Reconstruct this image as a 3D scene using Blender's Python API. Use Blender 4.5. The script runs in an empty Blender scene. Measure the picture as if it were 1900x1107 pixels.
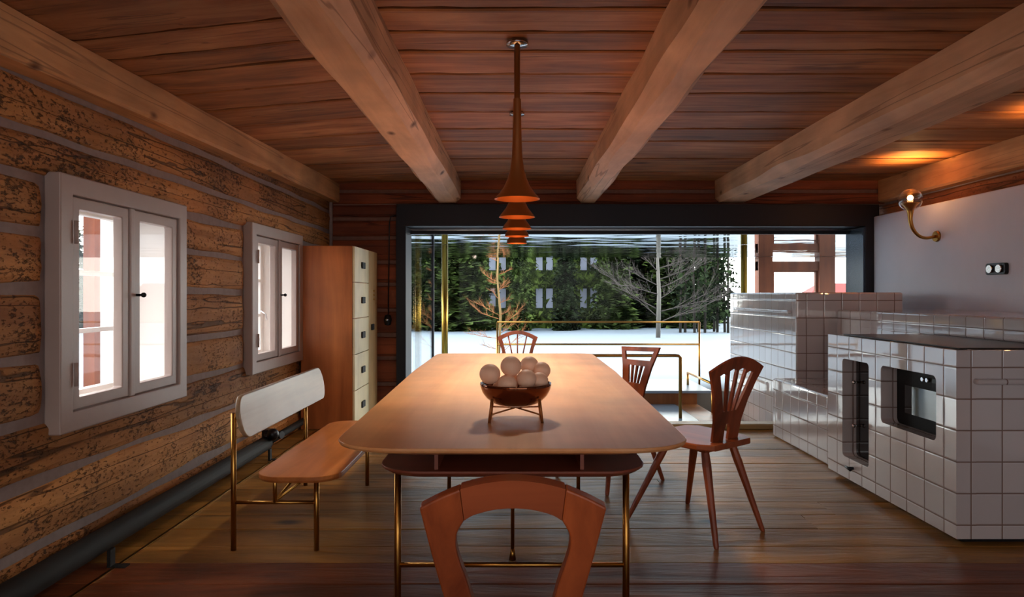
import bpy, bmesh, math, random
from mathutils import Vector, noise, Matrix
from mathutils.geometry import tessellate_polygon
random.seed(7)
sc = bpy.context.scene
COL = sc.collection
PI = math.pi

# ---------------------------------------------------------------- camera, sky, exposure
cd = bpy.data.cameras.new('camera')
cam = bpy.data.objects.new('camera', cd); COL.objects.link(cam)
cam.location = (0, 0, 1.2); cam.rotation_euler = (PI/2, 0, 0)
cd.sensor_width = 36.0; cd.lens = 1250/1900*36
cd.shift_x = -8/1900; cd.shift_y = -6.5/1900
cd.clip_start = 0.05; cd.clip_end = 500
sc.camera = cam

SKY, SKYB = 2.2, .45
w = bpy.data.worlds.new('sky'); sc.world = w; w.use_nodes = True
nt = w.node_tree; nt.nodes.clear()
wo = nt.nodes.new('ShaderNodeOutputWorld'); bg = nt.nodes.new('ShaderNodeBackground')
tc = nt.nodes.new('ShaderNodeTexCoord'); sp = nt.nodes.new('ShaderNodeSeparateXYZ')
cr = nt.nodes.new('ShaderNodeValToRGB')
cr.color_ramp.elements[0].position = 0.0; cr.color_ramp.elements[0].color = (1.0, 0.975, 0.93, 1)
cr.color_ramp.elements[1].position = 0.8; cr.color_ramp.elements[1].color = (0.93, 0.96, 1.0, 1)
nt.links.new(tc.outputs['Generated'], sp.inputs[0]); nt.links.new(sp.outputs['Z'], cr.inputs[0])
# overcast sky, its strength turned down behind the camera to balance the room
mrw = nt.nodes.new('ShaderNodeMapRange'); mrw.interpolation_type = 'SMOOTHSTEP'
mrw.inputs['From Min'].default_value = -.15; mrw.inputs['From Max'].default_value = -.95
mrw.inputs['To Min'].default_value = SKY; mrw.inputs['To Max'].default_value = SKYB
nt.links.new(sp.outputs['Y'], mrw.inputs['Value']); nt.links.new(mrw.outputs[0], bg.inputs[1])
nt.links.new(cr.outputs[0], bg.inputs[0])
nt.links.new(bg.outputs[0], wo.inputs[0])

sc.view_settings.view_transform = 'Standard'; sc.view_settings.look = 'None'
sc.view_settings.exposure = 2.2; sc.view_settings.gamma = 1.0
sc.view_settings.use_curve_mapping = False

# ---------------------------------------------------------------- helpers
def tag(o, label=None, cat=None, group=None, kind=None):
    if label: o['label'] = label
    if cat: o['category'] = cat
    if group: o['group'] = group
    if kind: o['kind'] = kind
    return o

ORI = {}
def empty(name, loc, label, cat, group=None):
    o = bpy.data.objects.new(name, None); COL.objects.link(o)
    o.location = loc; o.empty_display_size = .1
    ORI[o.name] = Vector(loc)
    return tag(o, label, cat, group)

def copy_tree(o, parent=None):
    c = o.copy(); COL.objects.link(c)
    if parent is not None: c.parent = parent
    for ch in list(o.children): copy_tree(ch, c)
    return c

def bevel(o, wd, seg=2, ang=40):
    m = o.modifiers.new('bevel', 'BEVEL'); m.width = wd; m.segments = seg
    m.limit_method = 'ANGLE'; m.angle_limit = math.radians(ang)
    return o

class MB:
    def __init__(s): s.v = []; s.f = []; s.m = []; s.sm = []
    def add(s, vs, fs, mi=0, smooth=False):
        b = len(s.v); s.v += [Vector(p) for p in vs]
        for f in fs:
            s.f.append([i+b for i in f]); s.m.append(mi); s.sm.append(smooth)
        return s
    def box(s, x0, x1, y0, y1, z0, z1, mi=0):
        if x0 > x1: x0, x1 = x1, x0
        if y0 > y1: y0, y1 = y1, y0
        if z0 > z1: z0, z1 = z1, z0
        vs = [(x, y, z) for z in (z0, z1) for y in (y0, y1) for x in (x0, x1)]
        return s.add(vs, [(0,2,3,1),(4,5,7,6),(0,1,5,4),(2,6,7,3),(0,4,6,2),(1,3,7,5)], mi)
    def tube(s, pts, r, seg=10, mi=0, closed=False, smooth=True, flat=1.0):
        pts = [Vector(p) for p in pts]; n = len(pts)
        rs = r if isinstance(r, (list, tuple)) else [r]*n
        vs = []; prev = None
        for i, p in enumerate(pts):
            if closed: d = pts[(i+1) % n]-pts[i-1]
            else: d = pts[min(i+1, n-1)]-pts[max(i-1, 0)]
            d.normalize()
            if prev is None:
                a = Vector((0, 0, 1)) if abs(d.z) < .9 else Vector((1, 0, 0))
                u = d.cross(a).normalized()
            else:
                u = (prev-d*prev.dot(d)).normalized()
            prev = u; vv = d.cross(u)
            for k in range(seg):
                t = 2*PI*k/seg
                vs.append(p+u*math.cos(t)*rs[i]+vv*math.sin(t)*rs[i]*flat)
        fs = []
        for i in range(n if closed else n-1):
            j = (i+1) % n
            for k in range(seg):
                k2 = (k+1) % seg
                fs.append((i*seg+k, i*seg+k2, j*seg+k2, j*seg+k))
        s.add(vs, fs, mi, smooth)
        if not closed:
            b = len(s.v)-len(vs)
            s.f.append([b+k for k in range(seg)][::-1]); s.m.append(mi); s.sm.append(False)
            s.f.append([b+(n-1)*seg+k for k in range(seg)]); s.m.append(mi); s.sm.append(False)
        return s
    def lathe(s, prof, c=(0,0,0), seg=32, mi=0, smooth=True):
        c = Vector(c); vs = []; n = len(prof)
        for r, z in prof:
            for k in range(seg):
                t = 2*PI*k/seg; vs.append(c+Vector((r*math.cos(t), r*math.sin(t), z)))
        fs = []
        for i in range(n-1):
            for k in range(seg):
                k2 = (k+1) % seg
                fs.append((i*seg+k, i*seg+k2, (i+1)*seg+k2, (i+1)*seg+k))
        return s.add(vs, fs, mi, smooth)
    def shape(s, outer, holes, fm, w0, w1, mi=0):
        """flat outline with holes, extruded from w0 to w1; fm maps (u, v, w) to a point"""
        loops = [list(outer)]+[list(h) for h in holes]
        tri = tessellate_polygon([[Vector((u, v, 0)) for u, v in lp] for lp in loops])
        flat = [p for lp in loops for p in lp]; n = len(flat)
        vs = [fm(u, v, w0) for u, v in flat]+[fm(u, v, w1) for u, v in flat]
        fs = [tuple(t) for t in tri]+[tuple(i+n for i in reversed(t)) for t in tri]
        b = 0
        for lp in loops:
            m = len(lp)
            for i in range(m):
                j = (i+1) % m; fs.append((b+i, b+j, b+j+n, b+i+n))
            b += m
        return s.add(vs, fs, mi)
    def loft(s, loops, mi=0, smooth=False):
        n = len(loops[0]); vs = [p for lp in loops for p in lp]
        fs = [tuple(range(n))[::-1], tuple(range((len(loops)-1)*n, len(loops)*n))]
        for i in range(len(loops)-1):
            for k in range(n):
                k2 = (k+1) % n; fs.append((i*n+k, i*n+k2, (i+1)*n+k2, (i+1)*n+k))
        return s.add(vs, fs, mi, smooth)
    def sphere(s, c, r, seg=20, rings=12, mi=0, sq=(1,1,1)):
        c = Vector(c); vs = []
        for i in range(rings+1):
            p = PI*i/rings
            for k in range(seg):
                t = 2*PI*k/seg
                vs.append(c+Vector((r*sq[0]*math.sin(p)*math.cos(t), r*sq[1]*math.sin(p)*math.sin(t), r*sq[2]*math.cos(p))))
        fs = []
        for i in range(rings):
            for k in range(seg):
                k2 = (k+1) % seg; fs.append((i*seg+k, i*seg+k2, (i+1)*seg+k2, (i+1)*seg+k))
        return s.add(vs, fs, mi, True)
    def build(s, name, mat, parent=None, bev=0, seg=2, loc=None, clean=True):
        o0 = Vector((0, 0, 0))
        if parent is not None: o0 = ORI[parent.name]
        elif loc is not None: o0 = Vector(loc)
        me = bpy.data.meshes.new(name)
        me.from_pydata([p-o0 for p in s.v], [], s.f)
        mats = mat if isinstance(mat, (list, tuple)) else [mat]
        for m in mats: me.materials.append(m)
        for p, mi, sm in zip(me.polygons, s.m, s.sm): p.material_index = mi; p.use_smooth = sm
        if clean:
            bm = bmesh.new(); bm.from_mesh(me)
            bmesh.ops.remove_doubles(bm, verts=bm.verts, dist=1e-6)
            bmesh.ops.recalc_face_normals(bm, faces=bm.faces)
            bm.to_mesh(me); bm.free()
        me.update()
        o = bpy.data.objects.new(name, me); COL.objects.link(o)
        if parent is not None:
            o.parent = parent; ORI[o.name] = o0
        else:
            o.location = o0; ORI[o.name] = o0
        if bev: bevel(o, bev, seg)
        return o

def smooth(pts, n=5, closed=False):
    out = []; m = len(pts)
    for i in range(m-1):
        p0, p1, p2, p3 = [Vector(pts[k]) for k in (max(i-1, 0), i, i+1, min(i+2, m-1))]
        for q in range(n):
            t = q/n
            v = .5*((2*p1)+(p2-p0)*t+(2*p0-5*p1+4*p2-p3)*t*t+(3*p1-p0-3*p2+p3)*t**3); out.append(tuple(v))
    out.append(tuple(pts[-1])); return out
def rrect(u0, u1, v0, v1, r, n=6):
    pts = []
    for cx, cy, a in ((u1-r, v1-r, 0), (u0+r, v1-r, 90), (u0+r, v0+r, 180), (u1-r, v0+r, 270)):
        for k in range(n+1):
            t = math.radians(a+90*k/n); pts.append((cx+r*math.cos(t), cy+r*math.sin(t)))
    return pts
XY = lambda z=0: (lambda u, v, w: (u, v, w+z))
def nz(x, y=0, z=0): return noise.noise(Vector((x, y, z)))

# ---------------------------------------------------------------- materials
def lin(h):
    h = h.lstrip('#'); c = [int(h[i:i+2], 16)/255 for i in (0, 2, 4)]
    return tuple([(x/12.92 if x <= .04045 else ((x+.055)/1.055)**2.4) for x in c]+[1])
def newmat(name):
    m = bpy.data.materials.new(name); m.use_nodes = True
    return m, m.node_tree.nodes, m.node_tree.links, m.node_tree.nodes['Principled BSDF']
def plain(name, col, rough=.5, metal=0, spec=.5, coat=0, nscale=0, namt=.1):
    m, N, L, b = newmat(name)
    c = lin(col) if isinstance(col, str) else col
    b.inputs['Base Color'].default_value = c
    b.inputs['Roughness'].default_value = rough; b.inputs['Metallic'].default_value = metal
    b.inputs['Specular IOR Level'].default_value = spec
    b.inputs['Coat Weight'].default_value = coat
    if nscale:
        t = N.new('ShaderNodeTexNoise'); t.inputs['Scale'].default_value = nscale; t.inputs['Detail'].default_value = 4
        tcn = N.new('ShaderNodeTexCoord'); L.new(tcn.outputs['Object'], t.inputs['Vector'])
        mx = N.new('ShaderNodeMix'); mx.data_type = 'RGBA'
        mx.inputs['A'].default_value = tuple([x*(1-namt) for x in c[:3]]+[1])
        mx.inputs['B'].default_value = tuple([min(1, x*(1+namt)) for x in c[:3]]+[1])
        L.new(t.outputs['Fac'], mx.inputs['Factor']); L.new(mx.outputs['Result'], b.inputs['Base Color'])
        bp = N.new('ShaderNodeBump'); bp.inputs['Strength'].default_value = .15; bp.inputs['Distance'].default_value = .01
        L.new(t.outputs['Fac'], bp.inputs['Height']); L.new(bp.outputs['Normal'], b.inputs['Normal'])
    return m

def wood(name, ca, cb, axis='x', grain=9, stretch=14, rough=.5, isl=.0, bump=.3, knots=0, kcol='#2a160c',
         specks=0, cracks=0, spec=.4, coat=0, hue=None, cc=None, bdist=.004):
    """wood with grain running along axis; isl = per-board variation"""
    m, N, L, b = newmat(name)
    t = N.new('ShaderNodeTexCoord'); mp = N.new('ShaderNodeMapping')
    s = {'x': (1, stretch, stretch), 'y': (stretch, 1, stretch), 'z': (stretch, stretch, 1)}[axis]
    mp.inputs['Scale'].default_value = [q*grain/10 for q in s]
    geo = N.new('ShaderNodeNewGeometry')
    L.new(t.outputs['Object'], mp.inputs['Vector'])
    cmb = N.new('ShaderNodeVectorMath'); cmb.operation = 'MULTIPLY_ADD'
    cmb.inputs[1].default_value = (37, 53, 71)
    cx = N.new('ShaderNodeCombineXYZ')
    for i in range(3): L.new(geo.outputs['Random Per Island'], cx.inputs[i])
    L.new(cx.outputs[0], cmb.inputs[0]); L.new(mp.outputs[0], cmb.inputs[2])
    if isl == 0: src = mp.outputs[0]
    else: src = cmb.outputs[0]
    n1 = N.new('ShaderNodeTexNoise'); n1.inputs['Scale'].default_value = 1.0; n1.inputs['Detail'].default_value = 7
    n1.inputs['Roughness'].default_value = .62; n1.inputs['Distortion'].default_value = .6
    L.new(src, n1.inputs['Vector'])
    rp = N.new('ShaderNodeValToRGB'); e = rp.color_ramp.elements
    e[0].position = .33; e[0].color = lin(cb); e[1].position = .66; e[1].color = lin(ca)
    if cc:
        q = rp.color_ramp.elements.new(.5); q.color = lin(cc)
    L.new(n1.outputs['Fac'], rp.inputs[0]); out = rp.outputs[0]
    n2 = N.new('ShaderNodeTexNoise'); n2.inputs['Scale'].default_value = 2.2; n2.inputs['Detail'].default_value = 3
    L.new(t.outputs['Object'], n2.inputs['Vector'])
    hsv = N.new('ShaderNodeHueSaturation')
    mr = N.new('ShaderNodeMapRange'); mr.inputs['From Min'].default_value = .3; mr.inputs['From Max'].default_value = .7
    mr.inputs['To Min'].default_value = .8; mr.inputs['To Max'].default_value = 1.2
    L.new(n2.outputs['Fac'], mr.inputs['Value'])
    if isl:
        m2 = N.new('ShaderNodeMapRange'); m2.inputs['To Min'].default_value = 1-isl; m2.inputs['To Max'].default_value = 1+isl
        L.new(geo.outputs['Random Per Island'], m2.inputs['Value'])
        mu = N.new('ShaderNodeMath'); mu.operation = 'MULTIPLY'
        L.new(mr.outputs[0], mu.inputs[0]); L.new(m2.outputs[0], mu.inputs[1]); L.new(mu.outputs[0], hsv.inputs['Value'])
    else: L.new(mr.outputs[0], hsv.inputs['Value'])
    L.new(out, hsv.inputs['Color']); out = hsv.outputs[0]
    hsrc = n1.outputs['Fac']
    if specks:
        mp2 = N.new('ShaderNodeMapping'); k = 2.2
        s2 = {'x': (1, k, k), 'y': (k*.9, 1, k*.9), 'z': (k, k, 1)}[axis]
        mp2.inputs['Scale'].default_value = s2; L.new(t.outputs['Object'], mp2.inputs['Vector'])
        v = N.new('ShaderNodeTexNoise'); v.inputs['Scale'].default_value = 34; v.inputs['Detail'].default_value = 5
        v.inputs['Roughness'].default_value = .7; L.new(mp2.outputs[0], v.inputs['Vector'])
        big = N.new('ShaderNodeTexNoise'); big.inputs['Scale'].default_value = 3.2; L.new(t.outputs['Object'], big.inputs['Vector'])
        ad = N.new('ShaderNodeMath'); ad.operation = 'MULTIPLY_ADD'; ad.inputs[1].default_value = .35
        L.new(big.outputs['Fac'], ad.inputs[0]); L.new(v.outputs['Fac'], ad.inputs[2])
        r2 = N.new('ShaderNodeMapRange'); r2.inputs['From Min'].default_value = .73; r2.inputs['From Max'].default_value = .83
        L.new(ad.outputs[0], r2.inputs['Value'])
        mul = N.new('ShaderNodeMath'); mul.operation = 'MULTIPLY'; mul.inputs[1].default_value = specks
        L.new(r2.outputs[0], mul.inputs[0])
        mx = N.new('ShaderNodeMix'); mx.data_type = 'RGBA'; mx.inputs['B'].default_value = lin(kcol)
        L.new(mul.outputs[0], mx.inputs['Factor']); L.new(out, mx.inputs['A']); out = mx.outputs['Result']
        sb = N.new('ShaderNodeMath'); sb.operation = 'SUBTRACT'; L.new(n1.outputs['Fac'], sb.inputs[0]); L.new(mul.outputs[0], sb.inputs[1])
        hsrc = sb.outputs[0]
    if cracks:
        mp4 = N.new('ShaderNodeMapping'); k4 = 9
        mp4.inputs['Scale'].default_value = {'x': (.25, k4, k4), 'y': (k4, .25, k4), 'z': (k4, k4, .25)}[axis]
        L.new(t.outputs['Object'], mp4.inputs['Vector'])
        nn = N.new('ShaderNodeTexNoise'); nn.inputs['Scale'].default_value = 1; nn.inputs['Detail'].default_value = 2; L.new(mp4.outputs[0], nn.inputs['Vector'])
        sb4 = N.new('ShaderNodeMath'); sb4.operation = 'SUBTRACT'; sb4.inputs[1].default_value = .56; L.new(nn.outputs['Fac'], sb4.inputs[0])
        ab4 = N.new('ShaderNodeMath'); ab4.operation = 'ABSOLUTE'; L.new(sb4.outputs[0], ab4.inputs[0])
        r4 = N.new('ShaderNodeMapRange'); r4.inputs['From Min'].default_value = .012; r4.inputs['From Max'].default_value = .004
        L.new(ab4.outputs[0], r4.inputs['Value'])
        mu4 = N.new('ShaderNodeMath'); mu4.operation = 'MULTIPLY'; mu4.inputs[1].default_value = cracks; L.new(r4.outputs[0], mu4.inputs[0])
        mx = N.new('ShaderNodeMix'); mx.data_type = 'RGBA'; mx.inputs['B'].default_value = lin(kcol)
        L.new(mu4.outputs[0], mx.inputs['Factor']); L.new(out, mx.inputs['A']); out = mx.outputs['Result']
        sb5 = N.new('ShaderNodeMath'); sb5.operation = 'SUBTRACT'; L.new(hsrc, sb5.inputs[0]); L.new(mu4.outputs[0], sb5.inputs[1]); hsrc = sb5.outputs[0]
    if knots:
        mp3 = N.new('ShaderNodeMapping')
        s3 = {'x': (1, 2.0, 2.0), 'y': (2.0, 1, 2.0), 'z': (2, 2, 1)}[axis]
        mp3.inputs['Scale'].default_value = s3; L.new(t.outputs['Object'], mp3.inputs['Vector'])
        vo = N.new('ShaderNodeTexVoronoi'); vo.inputs['Scale'].default_value = knots; L.new(mp3.outputs[0], vo.inputs['Vector'])
        r3 = N.new('ShaderNodeMapRange'); r3.inputs['From Min'].default_value = .13; r3.inputs['From Max'].default_value = .04
        L.new(vo.outputs['Distance'], r3.inputs['Value'])
        mx = N.new('ShaderNodeMix'); mx.data_type = 'RGBA'; mx.inputs['B'].default_value = lin(kcol)
        L.new(r3.outputs[0], mx.inputs['Factor']); L.new(out, mx.inputs['A']); out = mx.outputs['Result']
    L.new(out, b.inputs['Base Color'])
    bp = N.new('ShaderNodeBump'); bp.inputs['Strength'].default_value = bump; bp.inputs['Distance'].default_value = bdist
    L.new(hsrc, bp.inputs['Height']); L.new(bp.outputs['Normal'], b.inputs['Normal'])
    b.inputs['Roughness'].default_value = rough; b.inputs['Specular IOR Level'].default_value = spec
    b.inputs['Coat Weight'].default_value = coat; b.inputs['Coat Roughness'].default_value = .25
    return m

def tiles(name, off, pitch, g=.0028, base='#cfc9c8', grout='#6b5148'):
    m, N, L, b = newmat(name)
    t = N.new('ShaderNodeTexCoord'); geo = N.new('ShaderNodeNewGeometry')
    px = N.new('ShaderNodeSeparateXYZ'); L.new(geo.outputs['Position'], px.inputs[0])
    nx = N.new('ShaderNodeSeparateXYZ'); L.new(geo.outputs['True Normal'], nx.inputs[0])
    acc = None; accs = None; ids = []
    for i, ax in enumerate('XYZ'):
        a = N.new('ShaderNodeMath'); a.operation = 'SUBTRACT'; a.inputs[1].default_value = off[i]; L.new(px.outputs[ax], a.inputs[0])
        d = N.new('ShaderNodeMath'); d.operation = 'DIVIDE'; d.inputs[1].default_value = pitch[i]; L.new(a.outputs[0], d.inputs[0])
        fl = N.new('ShaderNodeMath'); fl.operation = 'FLOOR'; L.new(d.outputs[0], fl.inputs[0]); ids.append(fl.outputs[0])
        ad = N.new('ShaderNodeMath'); ad.operation = 'ADD'; ad.inputs[1].default_value = .5; L.new(d.outputs[0], ad.inputs[0])
        fr = N.new('ShaderNodeMath'); fr.operation = 'FRACT'; L.new(ad.outputs[0], fr.inputs[0])
        s2 = N.new('ShaderNodeMath'); s2.operation = 'SUBTRACT'; s2.inputs[1].default_value = .5; L.new(fr.outputs[0], s2.inputs[0])
        ab = N.new('ShaderNodeMath'); ab.operation = 'ABSOLUTE'; L.new(s2.outputs[0], ab.inputs[0])
        di = N.new('ShaderNodeMath'); di.operation = 'MULTIPLY'; di.inputs[1].default_value = pitch[i]; L.new(ab.outputs[0], di.inputs[0])
        # push away when the face looks along this axis
        na = N.new('ShaderNodeMath'); na.operation = 'ABSOLUTE'; L.new(nx.outputs[ax], na.inputs[0])
        gt = N.new('ShaderNodeMath'); gt.operation = 'GREATER_THAN'; gt.inputs[1].default_value = .5; L.new(na.outputs[0], gt.inputs[0])
        sm = N.new('ShaderNodeMath'); sm.operation = 'ADD'; L.new(di.outputs[0], sm.inputs[0]); L.new(gt.outputs[0], sm.inputs[1])
        if acc is None: acc = sm.outputs[0]
        else:
            mn = N.new('ShaderNodeMath'); mn.operation = 'MINIMUM'; L.new(acc, mn.inputs[0]); L.new(sm.outputs[0], mn.inputs[1]); acc = mn.outputs[0]
    r = N.new('ShaderNodeMapRange'); r.inputs['From Min'].default_value = g*.8; r.inputs['From Max'].default_value = g*1.5
    L.new(acc, r.inputs['Value'])
    cx = N.new('ShaderNodeCombineXYZ')
    for i in range(3): L.new(ids[i], cx.inputs[i])
    wn = N.new('ShaderNodeTexWhiteNoise'); L.new(cx.outputs[0], wn.inputs['Vector'])
    mv = N.new('ShaderNodeMapRange'); mv.inputs['To Min'].default_value = .93; mv.inputs['To Max'].default_value = 1.05; L.new(wn.outputs['Value'], mv.inputs['Value'])
    hs = N.new('ShaderNodeHueSaturation'); hs.inputs['Color'].default_value = lin(base); L.new(mv.outputs[0], hs.inputs['Value'])
    mx = N.new('ShaderNodeMix'); mx.data_type = 'RGBA'; mx.inputs['A'].default_value = lin(grout)
    L.new(r.outputs[0], mx.inputs['Factor']); L.new(hs.outputs[0], mx.inputs['B']); L.new(mx.outputs['Result'], b.inputs['Base Color'])
    ro = N.new('ShaderNodeMapRange'); ro.inputs['To Min'].default_value = .8; ro.inputs['To Max'].default_value = .05
    L.new(r.outputs[0], ro.inputs['Value']); L.new(ro.outputs[0], b.inputs['Roughness'])
    pil = N.new('ShaderNodeMapRange'); pil.inputs['From Min'].default_value = 0; pil.inputs['From Max'].default_value = .009
    pil.interpolation_type = 'SMOOTHSTEP'; L.new(acc, pil.inputs['Value'])
    nn = N.new('ShaderNodeTexNoise'); nn.inputs['Scale'].default_value = 5; nn.inputs['Detail'].default_value = 1; L.new(geo.outputs['Position'], nn.inputs['Vector'])
    ma = N.new('ShaderNodeMath'); ma.operation = 'MULTIPLY_ADD'; ma.inputs[1].default_value = .5; L.new(nn.outputs['Fac'], ma.inputs[0]); L.new(pil.outputs[0], ma.inputs[2])
    bp = N.new('ShaderNodeBump'); bp.inputs['Strength'].default_value = .5; bp.inputs['Distance'].default_value = .003
    L.new(ma.outputs[0], bp.inputs['Height']); L.new(bp.outputs['Normal'], b.inputs['Normal'])
    b.inputs['IOR'].default_value = 1.75; b.inputs['Specular IOR Level'].default_value = .5
    b.inputs['Coat Weight'].default_value = .6; b.inputs['Coat Roughness'].default_value = .04; L.new(bp.outputs['Normal'], b.inputs['Coat Normal'])
    return m

def glass(name, tint=(1,1,1,1), refl=1.0, ior=1.45, rough=0.0):
    m = bpy.data.materials.new(name); m.use_nodes = True; N = m.node_tree.nodes; L = m.node_tree.links; N.clear()
    o = N.new('ShaderNodeOutputMaterial'); mx = N.new('ShaderNodeMixShader'); tr = N.new('ShaderNodeBsdfTransparent')
    gl = N.new('ShaderNodeBsdfGlossy'); fr = N.new('ShaderNodeFresnel'); fr.inputs[0].default_value = ior
    tr.inputs[0].default_value = tint; gl.inputs['Roughness'].default_value = rough
    mu = N.new('ShaderNodeMath'); mu.operation = 'MULTIPLY'; mu.inputs[1].default_value = refl
    gb = N.new('ShaderNodeNewGeometry'); mi = N.new('ShaderNodeMix'); mi.inputs['A'].default_value = ior; mi.inputs['B'].default_value = 1/ior
    L.new(gb.outputs['Backfacing'], mi.inputs['Factor']); L.new(mi.outputs['Result'], fr.inputs[0])
    L.new(fr.outputs[0], mu.inputs[0]); L.new(mu.outputs[0], mx.inputs[0])
    L.new(tr.outputs[0], mx.inputs[1]); L.new(gl.outputs[0], mx.inputs[2]); L.new(mx.outputs[0], o.inputs[0])
    return m
def emit(name, col, st):
    m, N, L, b = newmat(name)
    b.inputs['Base Color'].default_value = col; b.inputs['Emission Color'].default_value = col
    b.inputs['Emission Strength'].default_value = st
    return m

M = {}
M['log'] = wood('hewn_log', '#c88e52', '#8e5a30', 'y', 6, 9, .75, .22, .9, specks=.8, cracks=.7, kcol='#34200f', bdist=.012)
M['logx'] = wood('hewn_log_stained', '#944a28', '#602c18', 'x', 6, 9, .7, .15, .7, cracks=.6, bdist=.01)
M['logr'] = wood('hewn_log_right', '#a4673c', '#6a3c22', 'y', 6, 9, .75, .2, .9, specks=.5, cracks=.7, bdist=.012)
M['chink'] = plain('lime_chinking', '#8f7f7c', .9, nscale=25, namt=.25)
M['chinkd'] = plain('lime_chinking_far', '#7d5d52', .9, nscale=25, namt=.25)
M['board'] = wood('ceiling_board', '#b08056', '#704a30', 'x', 9, 9, .6, .2, .6, knots=1.2, cracks=.5, kcol='#4a2a1a', cc='#98643e')
M['beam'] = wood('planed_beam', '#e4bc98', '#c49a78', 'y', 7, 10, .6, 0, .5, knots=2.1, cracks=.5, kcol='#6b4229')
M['beamw'] = wood('wall_plate', '#dcaa78', '#b48456', 'y', 7, 10, .65, 0, .5, knots=2.6, cracks=.4, kcol='#5e3a22')
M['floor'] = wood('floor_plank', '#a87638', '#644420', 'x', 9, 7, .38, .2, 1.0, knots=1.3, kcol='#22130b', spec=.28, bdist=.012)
M['floor_warm'] = wood('floor_plank_warmlit', '#84492a', '#4a2113', 'x', 9, 9, .40, .2, .9, knots=1.3, kcol='#22100b', spec=.35, bdist=.012)
M['table'] = wood('cherry_table_wood', '#e8aa72', '#d6925a', 'y', 5, 12, .38, 0, .08, spec=.5, coat=.12)
M['shelf'] = wood('cherry_shelf_wood', '#8c4a34', '#6f3626', 'x', 5, 12, .4, 0, .08)
M['bench'] = wood('bench_wood', '#c0743c', '#985424', 'y', 6, 12, .32, 0, .1)
M['benchback'] = wood('bench_back_wood', '#ab9276', '#8a7056', 'y', 6, 12, .28, 0, .1, spec=.6)
M['chair'] = wood('chair_wood', '#a44e2a', '#5c2612', 'z', 9, 10, .4, 0, .2)
M['chairf'] = wood('front_chair_wood', '#b0582c', '#642810', 'z', 9, 10, .42, 0, .2)
M['chairx'] = wood('chair_rail_wood', '#a45430', '#7c3a20', 'x', 6, 12, .42, 0, .12)
M['seat'] = wood('chair_seat_wood', '#a8542c', '#7a381c', 'y', 6, 12, .3, 0, .1)
M['cab'] = wood('cabinet_wood', '#c27038', '#945022', 'z', 5, 12, .4, 0, .08)
M['birch'] = wood('pale_drawer_front', '#e2d3ab', '#cdbb8f', 'z', 5, 12, .45, 0, .05)
M['birchd'] = wood('tan_door_front', '#c9a877', '#b18d5d', 'z', 5, 12, .45, 0, .05)
M['brass'] = plain('brass', '#b08040', .28, 1.0, nscale=18, namt=.12)
M['brassd'] = plain('lamp_brass', '#9c6030', .42, .6)
M['brassin'] = plain('shade_inside', '#a35423', .45, .6)
M['black'] = plain('black_metal', '#14141c', .35, .3)
M['steel'] = plain('dark_steel_frame', '#16161f', .5, .4)
M['steel_lit'] = plain('steel_reveal_daylit', '#3a4654', .25, .6)  # jamb side tinted bluer and lighter for the daylight falling on it
M['iron'] = plain('black_radiator', '#0e0a09', .75, 0)
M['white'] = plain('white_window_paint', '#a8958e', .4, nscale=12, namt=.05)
M['reveal'] = plain('white_reveal', '#f2ece6', .5)
M['plaster'] = plain('white_plaster', '#c6cbdc', .55, nscale=7, namt=.04)
M['tile'] = tiles('white_glazed_tile', (2.18, 3.324, .097), (.151, .158, .151), base='#b9b2b4')
M['hob'] = plain('hob_glass', '#0c0d0d', .35, 0, .3)
M['ovenglass'] = plain('oven_glass', '#0a0c10', .04, 0, 1.0)
M['ovenframe'] = plain('oven_panel', '#0e0e12', .6, 0, .2)
M['slab'] = plain('blue_grey_slab', '#9bb2c8', .25, nscale=9, namt=.08)
M['concrete'] = plain('concrete', '#6b675f', .8, nscale=6, namt=.1)
M['chrome'] = plain('chrome', '#c8c8cc', .15, 1)
M['ball'] = plain('pale_peach_ball', '#f2c6aa', .55, nscale=30, namt=.06)
M['bowl'] = plain('smoked_bowl_glass', '#7d4c34', .07, .9)
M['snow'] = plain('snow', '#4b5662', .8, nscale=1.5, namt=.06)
M['glass'] = glass('window_glass', (1, 1, 1, 1), .6)
M['glassb'] = glass('bay_front_glass', (.97, 1, .99, 1), .12)
M['glassf'] = glass('facade_glass', (.97, 1, .99, 1), .7)
M['orange'] = wood('larch_frame', '#8a4420', '#6a3016', 'z', 6, 10, .5, 0, .1)

# ---------------------------------------------------------------- the setting
# floor: single planks laid crosswise, the nearest ones redder, warm light put into their colour
def floor():
    mb = MB(); y = -2.6
    while y < 6.14:
        wd = random.uniform(.19, .27); y1 = min(y+wd, 6.15)
        x = -2.0
        cuts = [-1.95, random.uniform(-.6, 3.2), 3.95]
        for a, b in zip(cuts[:-1], cuts[1:]):
            dz = random.uniform(-.0025, 0)
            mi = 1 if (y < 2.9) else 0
            n = 24; vs = []; fs = []
            for i in range(n+1):
                xx = a+.0015+(b-a-.003)*i/n
                for yy, z in ((y, -.02), (y+.001, dz-.002), (y+.004, dz), (y1-.004, dz), (y1-.001, dz-.002), (y1, -.02)):
                    vs.append((xx, yy+.0, z+(.003*nz(xx*2.6, yy*3, 3.3) if z > -.01 else 0)))
            for i in range(n):
                for k in range(5): fs.append((i*6+k, (i+1)*6+k, (i+1)*6+k+1, i*6+k+1))
            mb.add(vs, fs, mi)
        y = y1
    mb.box(-2.4, 3.95, -2.6, 6.15, -.12, -.02, 0)
    o = mb.build('floor', [M['floor'], M['floor_warm']], clean=False)
    tag(o, kind='structure')
floor()

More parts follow.
